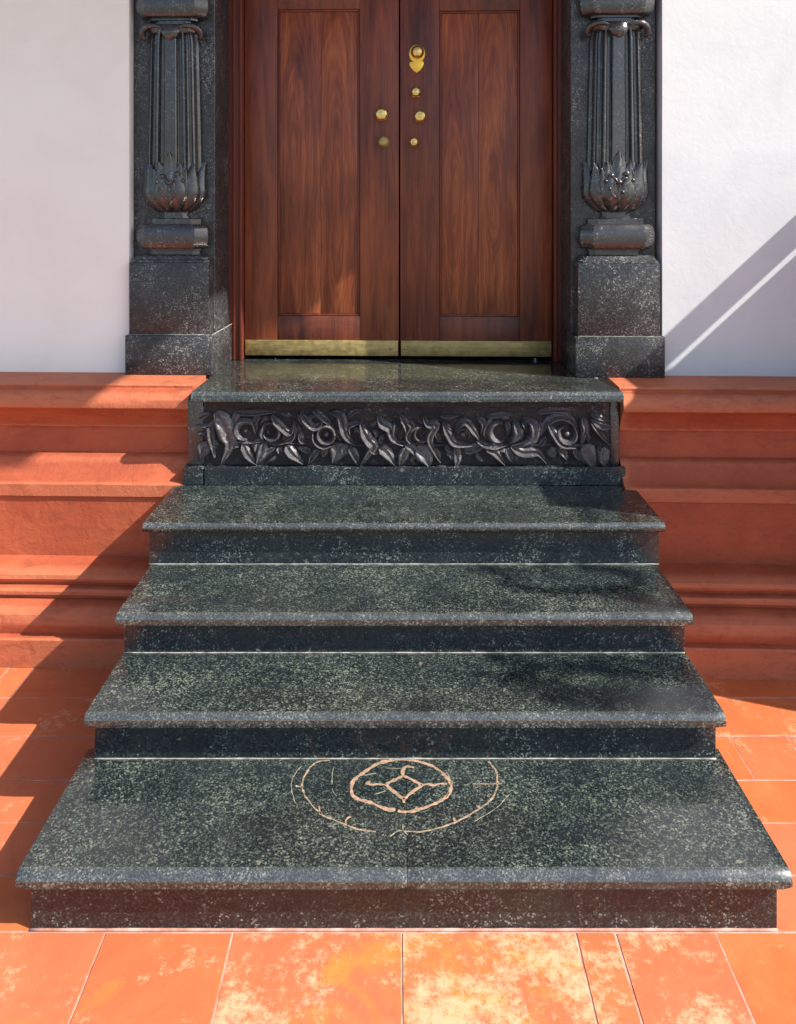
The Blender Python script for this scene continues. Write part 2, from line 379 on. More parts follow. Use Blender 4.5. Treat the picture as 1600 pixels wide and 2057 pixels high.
# reveal fillers beside the jamb slabs
prof = [(3.114,0),(3.114,.108),(3.120,.1145),(3.146,.118),(3.140,.140),(3.140,.160),(3.150,.190),(3.172,.208),(3.20,.216),(3.237,.219),(3.237,.233),(3.224,.2345),(3.221,.237),(3.221,.250),(3.226,.258),(3.236,.261),
        (3.262,.263),(3.262,.270),(3.252,.276),(3.245,.290),(3.249,.306),(3.268,.319),(3.30,.3255),(3.355,.329),(3.377,.333),(3.377,.586),(3.371,.5875),(3.367,.591),(3.367,.640),(3.371,.646),
        (3.392,.653),(3.414,.672),(3.432,.700),(3.450,.728),(3.470,.741),(3.487,.745),(3.487,.858),(3.484,.862),(3.470,.864),(3.468,.874),(3.464,.884),(3.452,.906),(3.434,.930),(3.418,.950),(3.402,.958),
        (3.398,.962),(3.396,.975),(3.400,.996),(3.414,1.014),(3.440,1.026),(3.468,1.029),(3.472,1.034),(3.472,1.044),(3.477,1.048),(3.73,1.0485),(3.9,1.0485),(3.9,0)]
def make_plinth(x0, x1, label):
    t = thing('plinth_wall', ((x0 + x1) / 2, 3.114, 0), label, 'wall')
    b = MB(); nx = 90; secs = []
    for i in range(nx + 1):
        x = x0 + (x1 - x0) * i / nx
        sec = []
        for k, (y, z) in enumerate(prof):
            d = 0.0022 * mnoise.noise(Vector((x * 5, z * 30, 1.7))) + 0.0015 * mnoise.noise(Vector((x * 1.3, z * 2, 9)))
            if k in (0,) or k >= len(prof) - 3: d = 0
            sec.append((x, y + d, z + (d * 0.6 if 0 < z < 1.04 else 0)))
        secs.append(sec)
    b.loft(secs)
    b.build('moulded_plinth', RED, t, smooth=28)
make_plinth(-4.4, -0.905, 'moulded red oxide plinth wall left of the stairs, half in sun')
make_plinth(0.955, 4.4, 'moulded red oxide plinth wall right of the stairs, wholly in shade')

# ------------------------------------------------------------------ staircase (axis frame)
st = thing('staircase', (0.012, 2.0, 0), 'dark green granite front steps with carved frieze leading up to the wooden door', 'stairs', wall=False)
def paint_glare(o, lo=.25, hi=.97):  # second slot paints the sky glare onto the forward chamfer faces
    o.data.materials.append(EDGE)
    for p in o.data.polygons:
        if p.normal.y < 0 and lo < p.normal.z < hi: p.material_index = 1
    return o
def slab(name, x0, x1, yf, yb, zt, th, ch, m=GRAN, rnd=False):
    """tread slab with chamfered or rounded nosing"""
    b = MB()
    if rnd:
        pr = [(yb, zt), (yf + th * .55, zt)] + [(yf + th * .5 - math.sin(a) * th * .5, zt - th * .5 + math.cos(a) * th * .5) for a in [math.pi * k / 8 for k in range(9)]] + [(yb, zt - th)]
    else:
        pr = [(yb, zt), (yf + ch * 1.25, zt), (yf + ch * .8, zt - ch * .12), (yf + ch * .12, zt - ch * .8), (yf, zt - ch * 1.1), (yf, zt - th + .003), (yf + .003, zt - th), (yb, zt - th)]
    nx = 40; secs = []
    ins = 0.003
    for i in range(nx + 1):
        x = x0 + (x1 - x0) * i / nx
        s_ = ins if i in (0, nx) else 0
        xx = x
        secs.append([(xx, y + (s_ if y < yb else 0) + 0.0005 * mnoise.noise(Vector((x * 9, z * 3, k))) * (y < yb - .001), z - (s_ if z > zt - th * .5 else -s_) * (1 if y < yb else 1)) for k, (y, z) in enumerate(pr)])
    secs = [[(p[0] + ins if False else p[0], p[1], p[2]) for p in secs[0]]] + [[(p[0], p[1], p[2]) for p in sc] for sc in secs[1:]]
    b.loft(secs)
    o = b.build(name, m, st, smooth=35)
    return paint_glare(o)
steps = [  # riser depth, nosing depth, bottom z, top z, riser half, nosing half, centre, chamfer style
    (2.000, 1.965, 0.0,   0.168,  0.938, 0.961, 0.009, False),
    (2.381, 2.341, 0.168, 0.324,  0.930, 0.946, 0.014, False),
    (2.673, 2.633, 0.324, 0.473,  0.942, 0.957, 0.013, False),
    (3.011, 2.971, 0.473, 0.6425, 0.9645, 0.978, 0.013, True)]
TH = 0.040
for k, (yr, yn, z0, z1, hr, hn, cx, rd) in enumerate(steps):
    yb = steps[k + 1][0] if k < 3 else 3.391
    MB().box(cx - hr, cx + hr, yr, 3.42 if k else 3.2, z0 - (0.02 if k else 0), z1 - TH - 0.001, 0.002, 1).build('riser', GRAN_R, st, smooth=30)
    th = TH
    if k == 0:
        slab('tread', cx - hn, 0.0165, yn, yb + .05, z1, th, .018)
        slab('tread', 0.0180, cx + hn, yn, yb + .05, z1, th, .018)
    else:
        slab('tread', cx - hn, cx + hn, yn, yb + .05, z1, th, .015, rnd=rd)
    if k:
        # pale caulk bead where the riser meets the tread below
        pts = [(cx - hr + 2 * hr * i / 60, yr - 0.0005, z0 + 0.0012 + 0.0006 * random.random()) for i in range(61)]
        MB().tube(pts, [0.0016 + 0.0014 * max(0, mnoise.noise(Vector((q * .31, k * 5, 0))) + .4) for q, _ in enumerate(pts)], 6).build('caulk_joint', GROUT, st, smooth=True)
pts = [(0.009 - .938 + 1.876 * i / 60, 1.9985, 0.001) for i in range(61)]
MB().tube(pts, [0.003 + 0.0015 * random.random() for _ in pts], 6).build('caulk_joint', GROUT_F, st, smooth=True)

# landing block
LC = 0.029
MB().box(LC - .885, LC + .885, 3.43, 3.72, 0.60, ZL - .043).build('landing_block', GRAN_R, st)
MB().box(LC - .865, LC + .93, 3.391, 3.46, .6425, .7185, .003, 1).build('skirting', GRAN_R, st, smooth=30)
MB().box(LC - .958, LC - .869, 3.393, 3.46, .6425, .7165, .004, 1).build('skirting', GRAN_R, st, smooth=30)
# landing slab: front part wide, then narrower between the plinths back to the door
b = MB()
def lslab(x0a, x1a, x0b, x1b, yf, yb, name='landing_slab'):
    b = MB(); zt = ZL; th = .042
    pr = [(0, 0), (.010, 0)]
    prf = [(yb, zt), (yf + .012, zt), (yf + .002, zt - .011), (yf, zt - .014), (yf, zt - th + .003), (yf + .003, zt - th), (yb, zt - th)]
    n = 30; secs = []
    for i in range(n + 1):
        u = i / n
        sec = []
        for (y, z) in prf:
            v = (y - yf) / (yb - yf)
            xa = x0a + (x0b - x0a) * v; xb = x1a + (x1b - x1a) * v
            sec.append((xa + (xb - xa) * u, y, z))
        secs.append(sec)
    return paint_glare(b.loft(secs).build(name, GRAN_L, st, smooth=35))
lslab(LC - .911, LC + .911, LC - .900, LC + .85, 3.35, 3.735)
MB().box(-.90, .84, 3.737, 4.16, ZL - .042, ZL - 0.0004, .0015, 1).build('threshold_slab', GRAN_L, st)

# carved frieze
def px(x, y, yy):   # photo measurement on the frieze plane at depth yy
    return ((x - 805) * yy / 1600, CAM_Z - (y - 430) * yy / 1600)
FY = 3.424
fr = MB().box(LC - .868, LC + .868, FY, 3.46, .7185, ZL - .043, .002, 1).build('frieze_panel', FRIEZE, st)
# raised rim at the top and end strips
MB().box(LC - .866, LC + .866, FY - .016, FY + .01, .972, ZL - .0445, .004, 2).build('frieze_rim', FRIEZE, fr, smooth=40)
MB().box(LC - .945, LC - .874, FY - .004, 3.50, .7185, ZL - .05, .008, 3).build('frieze_end_strip', STONE, st, smooth=40)
MB().box(LC + .872, LC + .912, FY - .004, 3.50, .7185, ZL - .05, .006, 3).build('frieze_end_strip', STONE, st, smooth=40)
def ridge(pts, w, h, taper=(0.15, 0.1), name='carved_scroll', n=5, off=0.0, groove=False):
    P = smooth_pts([Vector((p[0], p[1], 0)) for p in pts], n)
    b = MB(); secs = []; N_ = len(P)
    for i, p in enumerate(P):
        t = (P[min(i + 1, N_ - 1)] - P[max(i - 1, 0)])
        if t.length < 1e-6: t = Vector((1, 0, 0))
        t.normalize(); nn = Vector((-t.y, t.x, 0)); u = i / (N_ - 1)
        k = min(1, taper[0] + u * 3.2) * min(1, taper[1] + (1 - u) * 2.2)
        ww = w * k / 2; hh = h * (0.45 + 0.55 * k)
        hh *= 1 + 0.15 * mnoise.noise(p * 30)
        if groove: cs = [(-1, -.006), (-.94, hh * .55), (-.62, hh), (-.48, hh * .98), (-.1, hh * .42), (.45, hh * .60), (.88, hh * .35), (1, -.006)]
        else: cs = [(-1, -.006), (-.9, hh * .5), (-.2, hh), (-.05, hh), (.85, hh * .35), (1, -.006)]
        secs.append([(p.x + nn.x * ww * a, FY - off - c, p.y + nn.y * ww * a) for a, c in cs])
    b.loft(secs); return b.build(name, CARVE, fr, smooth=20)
def L6(pts): return [px(340 + .3 * x, 720 + .3 * y, FY) for x, y in pts]
def L7(pts): return [px(800 + .3125 * x, 720 + .3125 * y, FY) for x, y in pts]
U = 3.424 / 1600 * .3
def boss(c, r, h, name='carved_boss'):
    b = MB(); b.lathe([(r, -.004), (r * .95, h * .4), (r * .7, h * .8), (r * .35, h), (.0004, h * 1.02)], (c[0], FY, c[1]), 14); return b.build(name, CARVE, fr, smooth=60)
def ring(c, r, w, h, a0=0, a1=360):
    w *= 1.15; h *= 1.5
    pts = [(c[0] + r * math.cos(R(a)), c[1] + r * math.sin(R(a))) for a in [a0 + (a1 - a0) * k / 9 for k in range(10)]]
    full = abs(a1 - a0) >= 350
    return ridge(pts, w, h, (1, 1) if full else (.3, .2), n=4)
S6 = [([(185,440),(250,448),(320,405),(350,380)],22,.016),([(215,525),(275,440),(292,545),(312,660)],34,.020),([(185,500),(240,500),(300,545)],20,.012),
 ([(690,375),(735,430),(815,490),(842,400)],34,.022),([(770,560),(830,520),(842,400)],26,.018),
 ([(885,345),(915,400),(975,452),(1020,425),(1005,405)],34,.024),([(885,480),(890,540),(930,560)],30,.016),
 ([(960,335),(1030,385),(1110,455)],30,.020),([(975,455),(985,540),(1050,580),(1130,560)],26,.024),
 ([(1075,350),(1150,375),(1168,450),(1195,525),(1255,572)],46,.024),([(1215,520),(1195,460),(1240,430),(1300,425)],26,.018),
 ([(1285,415),(1305,480),(1345,545),(1372,580),(1330,645),(1283,712)],50,.026),([(1345,440),(1375,430),(1390,400)],22,.016),
 ([(1400,375),(1425,425),(1480,462),(1500,530),(1570,572)],44,.026),([(1510,420),(1505,470),(1480,500)],24,.02),([(1545,370),(1580,420),(1600,480),(1590,560)],34,.022),
 ([(650,420),(620,500),(645,550)],22,.016),([(830,380),(790,375),(740,365)],24,.012),([(560,440),(590,400),(600,360)],30,.014),
 ([(430,350),(520,362),(640,355),(740,350)],30,.012),([(1190,400),(1240,350),(1300,345)],26,.014)]
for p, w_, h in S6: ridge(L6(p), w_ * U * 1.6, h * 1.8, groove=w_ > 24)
S7 = [([(25,385),(90,425),(62,500),(95,548)],30,.022),([(160,355),(190,415),(245,420),(205,500),(222,570),(275,662)],38,.026),([(60,480),(110,440),(160,425)],24,.02),
 ([(110,520),(170,520),(200,470)],22,.018),([(288,405),(322,480),(370,540),(480,552)],36,.024),([(360,465),(425,395),(495,470),(520,515)],34,.026),([(505,370),(552,415),(530,492)],30,.018),
 ([(500,520),(560,550),(640,555),(705,545)],26,.022),([(745,395),(772,480),(715,545)],50,.024),([(800,375),(868,415),(872,500),(810,540),(740,555)],46,.022),([(790,400),(812,420),(815,460)],26,.02),
 ([(905,400),(920,450),(880,520)],34,.014),([(920,480),(965,395),(1050,365),(1130,415),(1152,500)],38,.018),([(960,410),(1000,475),(1055,545),(1140,565)],40,.024),
 ([(1180,375),(1205,450),(1168,560)],44,.018),([(1228,390),(1290,470),(1372,562)],26,.026),([(1235,385),(1300,425),(1372,438)],36,.02),([(1228,350),(1300,378),(1362,392)],26,.014),
 ([(880,350),(960,330),(1080,330),(1120,365)],30,.012),([(560,370),(640,360),(760,350)],26,.011),([(270,370),(330,375),(400,360)],22,.012)]
for p, w_, h in S7: ridge(L7(p), w_ * U * 1.65, h * 1.8, groove=w_ > 24)
ridge(L6([(440,545),(500,558),(560,560),(640,548),(720,572),(800,560),(900,568)]), 16 * U, .020, (1, 1))
ridge(L6([(1080,562),(1160,560),(1260,575),(1400,570),(1500,560),(1600,548)]), 16 * U, .018, (1, 1))
ridge(L7([(0,550),(60,540),(160,545),(250,552),(340,545)]), 16 * U, .018, (1, 1))
ridge(L7([(730,550),(800,562),(900,552),(980,548),(1060,560),(1200,552)]), 16 * U, .014, (1, 1))
E6 = [([(205,400),(240,375),(290,360)],30,.014),([(240,600),(265,560),(300,570),(330,600)],26,.014),([(420,600),(450,575),(480,590)],26,.014),([(540,400),(575,430),(585,500)],26,.016),([(610,440),(640,400),(700,405)],24,.014),
 ([(770,440),(790,500),(760,545)],30,.016),([(850,430),(870,480),(850,540)],26,.014),([(930,400),(960,380),(1000,375)],22,.014),([(1110,470),(1140,500),(1150,550)],26,.016),([(1235,500),(1260,470),(1290,500),(1270,540)],24,.016),
 ([(1440,500),(1420,540),(1440,560)],26,.014),([(720,640),(700,670),(660,690)],20,.012),([(860,590),(930,610),(960,640)],26,.014),([(1010,640),(1040,610),(1060,600)],22,.012),([(1330,590),(1380,620),(1400,600)],28,.014),([(1360,470),(1390,500),(1380,540)],24,.014)]
for p, w_, h in E6: ridge(L6(p), w_ * U * 1.6, h * 1.7, groove=w_ > 25)
E7 = [([(235,470),(260,500),(250,540)],26,.016),([(300,420),(330,440),(350,470)],22,.014),([(470,420),(440,460),(460,500)],22,.014),([(580,420),(560,470),(585,520)],28,.016),([(690,400),(710,440),(700,500)],26,.014),
 ([(640,600),(680,590),(700,620)],22,.012),([(790,600),(760,640),(770,660)],24,.012),([(900,560),(930,530),(950,500)],26,.014),([(1200,470),(1225,500),(1215,545)],24,.016),([(1280,560),(1300,600),(1290,650)],30,.014),([(120,620),(90,650),(110,680)],24,.012),
 ([(300,560),(330,580),(350,570)],26,.013),([(500,600),(520,640),(560,660)],24,.012),([(1000,350),(1040,345),(1090,370)],26,.014),([(1150,600),(1190,600),(1210,620)],24,.012),([(660,380),(690,375),(720,390)],22,.012)]
for p, w_, h in E7: ridge(L7(p), w_ * U * 1.6, h * 1.7, groove=w_ > 25)
# crescents, rings and bosses
c = L6([(515, 478)])[0]; ring(c, 62 * U, 46 * U, .024, 20, 280); boss(c, 16 * U, .018)
c = L6([(688, 482)])[0]; ring(c, 56 * U, 34 * U, .024, 200, 520); ridge(L6([(655,470),(675,500),(700,505)]), 16 * U, .018)
c = L6([(1056, 503)])[0]; ring(c, 56 * U, 30 * U, .026); boss(c, 20 * U, .020)
c = L7([(150, 478)])[0]; ring(c, 44 * U, 24 * U, .022, 60, 330)
c = L7([(420, 485)])[0]; ring(c, 40 * U, 30 * U, .018, -40, 200); boss(c, 20 * U, .016)
c = L7([(650, 470)])[0]; ring(c, 62 * U, 44 * U, .024, 70, 300)
c = L7([(1084, 480)])[0]; ring(c, 60 * U, 40 * U, .022, 110, 425); boss(c, 22 * U, .020)
leaves6 = [([(320,352),(365,420),(395,500),(410,580),(352,702)],95,.022),([(498,565),(535,640),(590,705)],46,.02),([(645,560),(620,640),(588,705)],52,.018),([(600,565),(600,640)],50,.016),
 ([(712,590),(660,625),(600,690)],30,.012),([(790,575),(830,630),(905,700)],56,.024),([(735,590),(755,640)],34,.014),([(1005,598),(965,650),(938,705)],40,.02),([(1110,565),(1130,620),(1095,700)],86,.016),
 ([(1180,570),(1170,660)],44,.013),([(1210,585),(1245,640),(1268,712)],46,.02),([(1410,590),(1460,625),(1520,712)],60,.024),([(1600,590),(1565,640),(1542,712)],44,.02),([(225,555),(235,610),(215,665)],66,.014),([(1050,575),(1035,660)],40,.012),
 ([(460,350),(440,430),(425,520)],40,.01),([(560,600),(600,560),(655,600)],40,.01),([(900,440),(880,400),(860,360)],30,.014),([(275,545),(345,575)],24,.01),([(205,640),(240,600),(262,560)],26,.014)]
for p, w_, h in leaves6: ridge(L6(p), w_ * U * 1.4, h * 1.6, (.35, .02), 'carved_leaf', groove=True)
leaves7 = [([(45,545),(110,590),(105,650)],44,.02),([(125,560),(175,620),(205,695)],90,.02),([(235,575),(255,620),(272,668)],34,.016),([(372,555),(380,640),(372,700)],44,.014),([(560,555),(625,600),(690,682)],48,.024),
 ([(430,600),(500,570),(560,560)],50,.012),([(700,575),(720,620),(745,668)],48,.016),([(725,560),(800,600),(895,600),(955,672)],50,.02),([(985,565),(1000,640)],60,.012),([(1030,570),(1060,600),(1092,660)],42,.018),([(1130,580),(1150,620),(1185,652)],36,.014),
 ([(1200,550),(1225,620),(1262,705)],90,.015),([(1325,565),(1320,640),(1330,695)],60,.014),([(62,560),(40,620),(8,692)],50,.016),([(310,590),(345,620),(340,660)],34,.013),([(430,380),(450,430),(410,450)],40,.014),([(600,380),(580,430),(575,500)],30,.012)]
for p, w_, h in leaves7: ridge(L7(p), w_ * U * 1.45, h * 1.6, (.35, .02), 'carved_leaf', groove=True)

# ------------------------------------------------------------------ chalk drawing on the bottom tread
def at(x, y, z): s = (y - 430) / (CAM_Z - z); return ((x - 805) / s, 1600 / s)
Z1 = 0.168
kc = at(806, 1580, Z1)
chalk = thing('floor_drawing', (kc[0], kc[1], Z1), 'peach chalk circles and diamond drawn on the wide bottom granite step', 'chalk drawing', wall=False)
def line(pts, w, z=0.0007, name='chalk_line', m=CHALK, n=6, breaks=0.0, jit=0.0012):
    P = smooth_pts([Vector((*p, 0)) for p in pts], n * 2); b = MB(); run = []
    runs = []
    for i, p in enumerate(P):
        if breaks and mnoise.noise(p * 38) > (0.5 - breaks): 
            if len(run) > 2: runs.append(run)
            run = []; continue
        run.append((i, p))
    if len(run) > 2: runs.append(run)
    for r_ in runs:
        secs = []
        for q, (i, p) in enumerate(r_):
            t = (P[min(i + 1, len(P) - 1)] - P[max(i - 1, 0)]).normalized(); nn = Vector((-t.y, t.x, 0))
            ww = w / 2 * (0.95 + 0.75 * mnoise.noise(p * 75 + Vector((3, 1, 0)))) * (0.4 if q in (0, len(r_) - 1) else 1)
            o_ = nn * jit * mnoise.noise(p * 45 + Vector((0, 7, 0))) * 2
            secs.append([p + o_ + nn * ww + Vector((0, 0, Z1 + .0003)), p + o_ + nn * ww * .7 + Vector((0, 0, Z1 + z)), p + o_ - nn * ww * .7 + Vector((0, 0, Z1 + z)), p + o_ - nn * ww + Vector((0, 0, Z1 + .0003))])
        b.loft(secs)
    return b.build(name, m, chalk)
def Z8(pts): return [at(560 + .3125 * x, 1500 + .3125 * y, Z1) for x, y in pts]
def ell(cx, cy, rx, ry, a0, a1, n=40): return [(cx + rx * math.cos(R(a0 + (a1 - a0) * k / n)), cy - ry * math.sin(R(a0 + (a1 - a0) * k / n))) for k in range(n + 1)]
line(Z8([(800,82),(900,96),(1000,132),(1075,190),(1108,250),(1090,310),(1040,350),(960,385),(880,412),(800,418),(768,412)]), .0100, name='chalk_circle')
line(Z8([(752,408),(690,400),(600,365),(500,330),(468,280),(485,215),(560,160),(640,110),(720,88),(800,82)]), .0115, name='chalk_circle')
line(Z8([(800,188),(860,215),(912,248),(860,290),(806,332),(745,290),(695,245),(745,215),(800,188)]), .0105, name='chalk_diamond')
line(Z8([(695,245),(640,240),(600,245),(568,236),(590,222)]), .008)
line(Z8([(915,248),(960,240),(1000,250),(1040,240),(1085,238)]), .008)
line(Z8([(800,188),(802,150),(825,128),(872,135)]), .0095)
line(Z8([(806,330),(804,362)]), .007)
line(Z8([(330,88),(250,100),(190,150),(155,220),(155,280),(185,340),(240,400),(290,445),(360,475),(430,502),(520,535),(625,550)]), .0050, m=CHALK3, name='chalk_circle', breaks=.0)
line(Z8([(1345,95),(1395,150),(1408,220),(1395,290),(1360,350),(1290,400),(1220,445),(1140,485),(1050,520),(960,538),(890,548),(810,545)]), .0055, m=CHALK3, name='chalk_circle', breaks=.0)
line(Z8([(1240,238),(1320,240),(1440,238)]), .004, breaks=.1)
line(Z8([(150,125),(100,185),(82,250),(95,320),(120,385)]), .0022, m=CHALK2)
line(Z8([(1480,310),(1420,380),(1350,430),(1260,480)]), .0018, m=CHALK2, breaks=.15)
line(Z8([(620,305),(690,285)]), .003, m=CHALK2); line(Z8([(550,185),(630,170)]), .003, m=CHALK2); line(Z8([(690,140),(790,138)]), .002, m=CHALK2)
line(Z8([(435,500),(432,475),(460,450)]), .0045); line(Z8([(272,440),(258,385)]), .006); line(Z8([(1140,485),(1125,460)]), .006); line(Z8([(1295,395),(1285,380)]), .006)
line(Z8([(720,580),(750,550),(800,540),(830,570)]), .0035, m=CHALK2); line(Z8([(798,545),(800,500)]), .003, m=CHALK2); line(Z8([(110,255),(160,258)]), .007, m=CHALK2)
line(Z8([(880,412),(888,385)]), .006); line(Z8([(355,130),(345,200),(350,290),(420,360)]), .002, m=CHALK2, breaks=.1)
line(Z8([(1080,330),(1112,232),(1080,165)]), .003, m=CHALK2)

# ------------------------------------------------------------------ pillars
PX = -1.081
SF = 3.785          # face of the jamb slab behind the column
def make_pillar():
    t = thing('stone_pillar', (PX, 3.675, ZL), 'dark carved granite pillar left of the door, in shade beside the smooth white wall', 'pillar', group='carved granite pillars flanking the door')
    MB().box(PX - .2035, PX + .2035, 3.675, 4.085, ZL + .0006, 1.234, .004, 2).build('plinth_block', GRAN_P, t, smooth=35)
    MB().box(PX - .205, PX + .19, SF, 4.08, 1.235, 5.0, .003, 1).build('jamb_slab', GRAN_P, t, smooth=35)
    # pedestal
    b = MB(); h = .190
    b.box(PX - h, PX + h - .004, 3.692, SF - .001, 1.2345, 1.572, .004, 2)
    b.build('pedestal', GRAN_P, t, smooth=35)
    def sec(hx, fy, z, ch=.22):   # chamfered rectangle seen from the front, back on the slab
        c_ = hx * ch
        return [(PX - hx, SF + .01, z), (PX - hx, fy + c_ * .8, z), (PX - hx + c_, fy, z), (PX + hx - c_, fy, z), (PX + hx, fy + c_ * .8, z), (PX + hx, SF + .01, z)]
    b = MB(); b.loft([sec(.184, 3.694, 1.573, .1), sec(.182, 3.697, 1.582, .1), sec(.174, 3.703, 1.586, .12), sec(.172, 3.705, 1.594, .12), sec(.166, 3.712, 1.603, .14), sec(.158, 3.72, 1.607, .16)]); b.build('pedestal_moulding', GRAN_P, t, smooth=25)
    b = MB(); b.loft([sec(.125, 3.735, 1.605), sec(.125, 3.735, 1.626), sec(.132, 3.733, 1.628), sec(.132, 3.733, 1.633)]); b.build('neck', STONE, t, smooth=25)
    def torus(z0, z1, hx, fy, name='torus_moulding'):
        ss = []
        for k in range(11):
            a = math.pi * k / 10; q = math.sin(a) ** .62
            ss.append(sec(hx - .034 * (1 - q), fy + .030 * (1 - q), z0 + (z1 - z0) * (.5 - .5 * math.cos(a)), .30))
        b = MB(); b.loft(ss); b.build(name, STONE, t, smooth=28)
    torus(1.634, 1.752, .172, 3.688)
    b = MB(); b.loft([sec(.130, 3.728, 1.750, .3), sec(.130, 3.728, 1.775, .3), sec(.126, 3.732, 1.779, .3)]); b.build('cap_block', STONE, t, smooth=25)
    b = MB(); b.loft([sec(.072, 3.75, 1.776, .3), sec(.060, 3.752, 1.793, .3), sec(.066, 3.752, 1.812, .3)]); b.build('neck', STONE, t, smooth=30)
    # lotus bulb
    YR = .62
    def bulb(z):
        u = max(0, min(1, (z - 1.806) / .235))
        return .060 + .082 * math.sin(min(1, u * 2.5) * math.pi / 2) ** .8 - .016 * max(0, u - .45) * 2
    def cyl(th, r, z, out=0.0):
        rr = r + out
        return (PX + rr * math.sin(th), SF - rr * YR * math.cos(th) - .002, z)
    ss = []
    for k in range(13):
        z = 1.806 + .235 * k / 12; r = bulb(z) - .010
        ss.append([cyl(a, r, z) for a in [R(-90 + 180 * q / 24) for q in range(25)]] + [(PX + r, SF + .01, z), (PX - r, SF + .01, z)])
    b = MB(); b.loft(ss); b.build('lotus_bulb', STONE, t, smooth=60)
    def petal(th, wid, z0, z1, out, curl, name='petal', ridge_=.004, tip=.6, rfun=bulb):
        nu, nv = 8, 14; b = MB(); fr_, bk = [], []
        for j in range(nv + 1):
            v = j / nv; z = z0 + (z1 - z0) * v
            wv = wid * (.55 + .45 * math.sin(min(1, v / .6) * math.pi / 2)) * (1 if v < .55 else math.sqrt(max(.004, 1 - ((v - .55) / .45) ** (2.2 / tip * .5))))
            ro, ri = [], []
            for i in range(nu + 1):
                u = -1 + 2 * i / nu
                lift = out + curl * v ** 4 + (ridge_ * 1.7 * math.cos(u * math.pi / 2) if name == 'petal' else ridge_ * (1 - abs(u)) - ridge_ * .8 * (abs(abs(u) - .45) < .13)) - .004 * u * u
                zz = z - (.25 * wid * .12 * u * u) * v
                ro.append(b.bm.verts.new(cyl(th + wv * u, rfun(z), zz, lift)))
                ri.append(b.bm.verts.new(cyl(th + wv * u * .96, rfun(z), zz, lift - .010)))
            fr_.append(ro); bk.append(ri)
        for j in range(nv):
            for i in range(nu):
                b.bm.faces.new((fr_[j][i], fr_[j][i+1], fr_[j+1][i+1], fr_[j+1][i])); b.bm.faces.new((bk[j][i], bk[j+1][i], bk[j+1][i+1], bk[j][i+1]))
            b.bm.faces.new((fr_[j][0], fr_[j+1][0], bk[j+1][0], bk[j][0])); b.bm.faces.new((fr_[j][nu], bk[j][nu], bk[j+1][nu], fr_[j+1][nu]))
        for i in range(nu):
            b.bm.faces.new((fr_[0][i], bk[0][i], bk[0][i+1], fr_[0][i+1])); b.bm.faces.new((fr_[nv][i], fr_[nv][i+1], bk[nv][i+1], bk[nv][i]))
        return b.build(name, STONE, t, smooth=55)
    for d, z1, cu in ((-80, 2.045, .014), (-48, 2.035, .010), (48, 2.035, .010), (80, 2.045, .014)):
        petal(R(d), R(21), 1.808, z1, .004, cu, tip=1.3, ridge_=.007)
    for d in (-16, 16): petal(R(d), R(19), 1.808, 1.985, .009, .008, tip=1.3, ridge_=.007)
    petal(0, R(14), 1.93, 2.090, .010, .012, 'carved_leaf', .007, .9)
    for d, z0, z1 in ((-21, 1.92, 2.045), (21, 1.92, 2.045), (-30, 1.88, 2.01), (30, 1.88, 2.01), (-8, 1.86, 1.95), (8, 1.86, 1.95)):
        petal(R(d), R(9.5), z0, z1, .011, .012, 'carved_leaf', .007, .8)
    petal(0, R(7), 1.83, 1.93, .012, .010, 'carved_leaf', .005, .9)
    for d, z, r in ((-14, 1.975, .013), (14, 1.985, .014), (0, 1.945, .012), (-24, 1.95, .010), (25, 1.955, .010), (5, 1.90, .009), (-17, 1.915, .009)):
        p = cyl(R(d), bulb(z), z, .012)
        b = MB(); b.lathe([(r, -.01), (r, .004), (r * .7, .011), (.0004, .014)], p, 10); b.build('carved_boss', STONE, t, smooth=60)
    # curling bands between the leaves
    for s_ in (-1, 1):
        pts = [cyl(R(s_ * d), bulb(z), z, .014) for d, z in ((4, 1.87), (12, 1.89), (17, 1.93), (12, 1.965), (5, 1.955), (4, 1.94))]
        b = MB(); b.tube([Vector(p) for p in smooth_pts(pts, 3)], .006, 6); b.build('carved_scroll', STONE, t, smooth=True)
        pts = [cyl(R(s_ * d), bulb(z), z, .012) for d, z in ((20, 1.86), (29, 1.90), (33, 1.95), (27, 1.99), (22, 2.02))]
        b = MB(); b.tube([Vector(p) for p in smooth_pts(pts, 3)], .005, 6); b.build('carved_scroll', STONE, t, smooth=True)
    # fluted shaft
    half = [(0, .082), (.024, .082), (.028, .078), (.030, .062), (.036, .057), (.048, .058), (.053, .064), (.056, .075), (.060, .077), (.066, .075), (.069, .066), (.071, .052), (.078, .046), (.088, .046), (.093, .052), (.096, .058), (.103, .053), (.106, .040), (.110, .030), (.121, .022), (.124, .006), (.124, -.01)]
    sh = [(-x, y) for x, y in half[::-1]] + half[1:]
    ss = []
    for k in range(12):
        u = k / 11; z = 2.00 + .665 * u; f = 1.09 - .13 * u
        if k == 11: f *= .93
        ss.append([(PX + x * f, SF - y * (1.0 if y > 0 else 1), z) for x, y in sh])
    b = MB(); b.loft(ss); b.build('fluted_shaft', STONE, t, smooth=35)
    # collar with hanging tongue and side curls
    b = MB(); b.loft([sec(.108, 3.712, 2.652, .3), sec(.122, 3.705, 2.664, .3), (sec(.126, 3.702, 2.680, .3)), sec(.112, 3.712, 2.692, .3)]); b.build('collar', STONE, t, smooth=30)
    petal_r = lambda z: .110
    b = MB(); secs = []
    for k in range(9):   # tongue
        v = k / 8; z = 2.682 - .075 * v; wv = .046 * math.sqrt(max(.02, 1 - v ** 2.4))
        o_ = 3.700 - .016 * math.sin(v * math.pi) + .012 * v
        secs.append([(PX + wv * a, o_ + c_, z) for a, c_ in ((-1, .012), (-.75, .002), (-.3, -.004), (.3, -.004), (.75, .002), (1, .012), (.9, .04), (-.9, .04))])
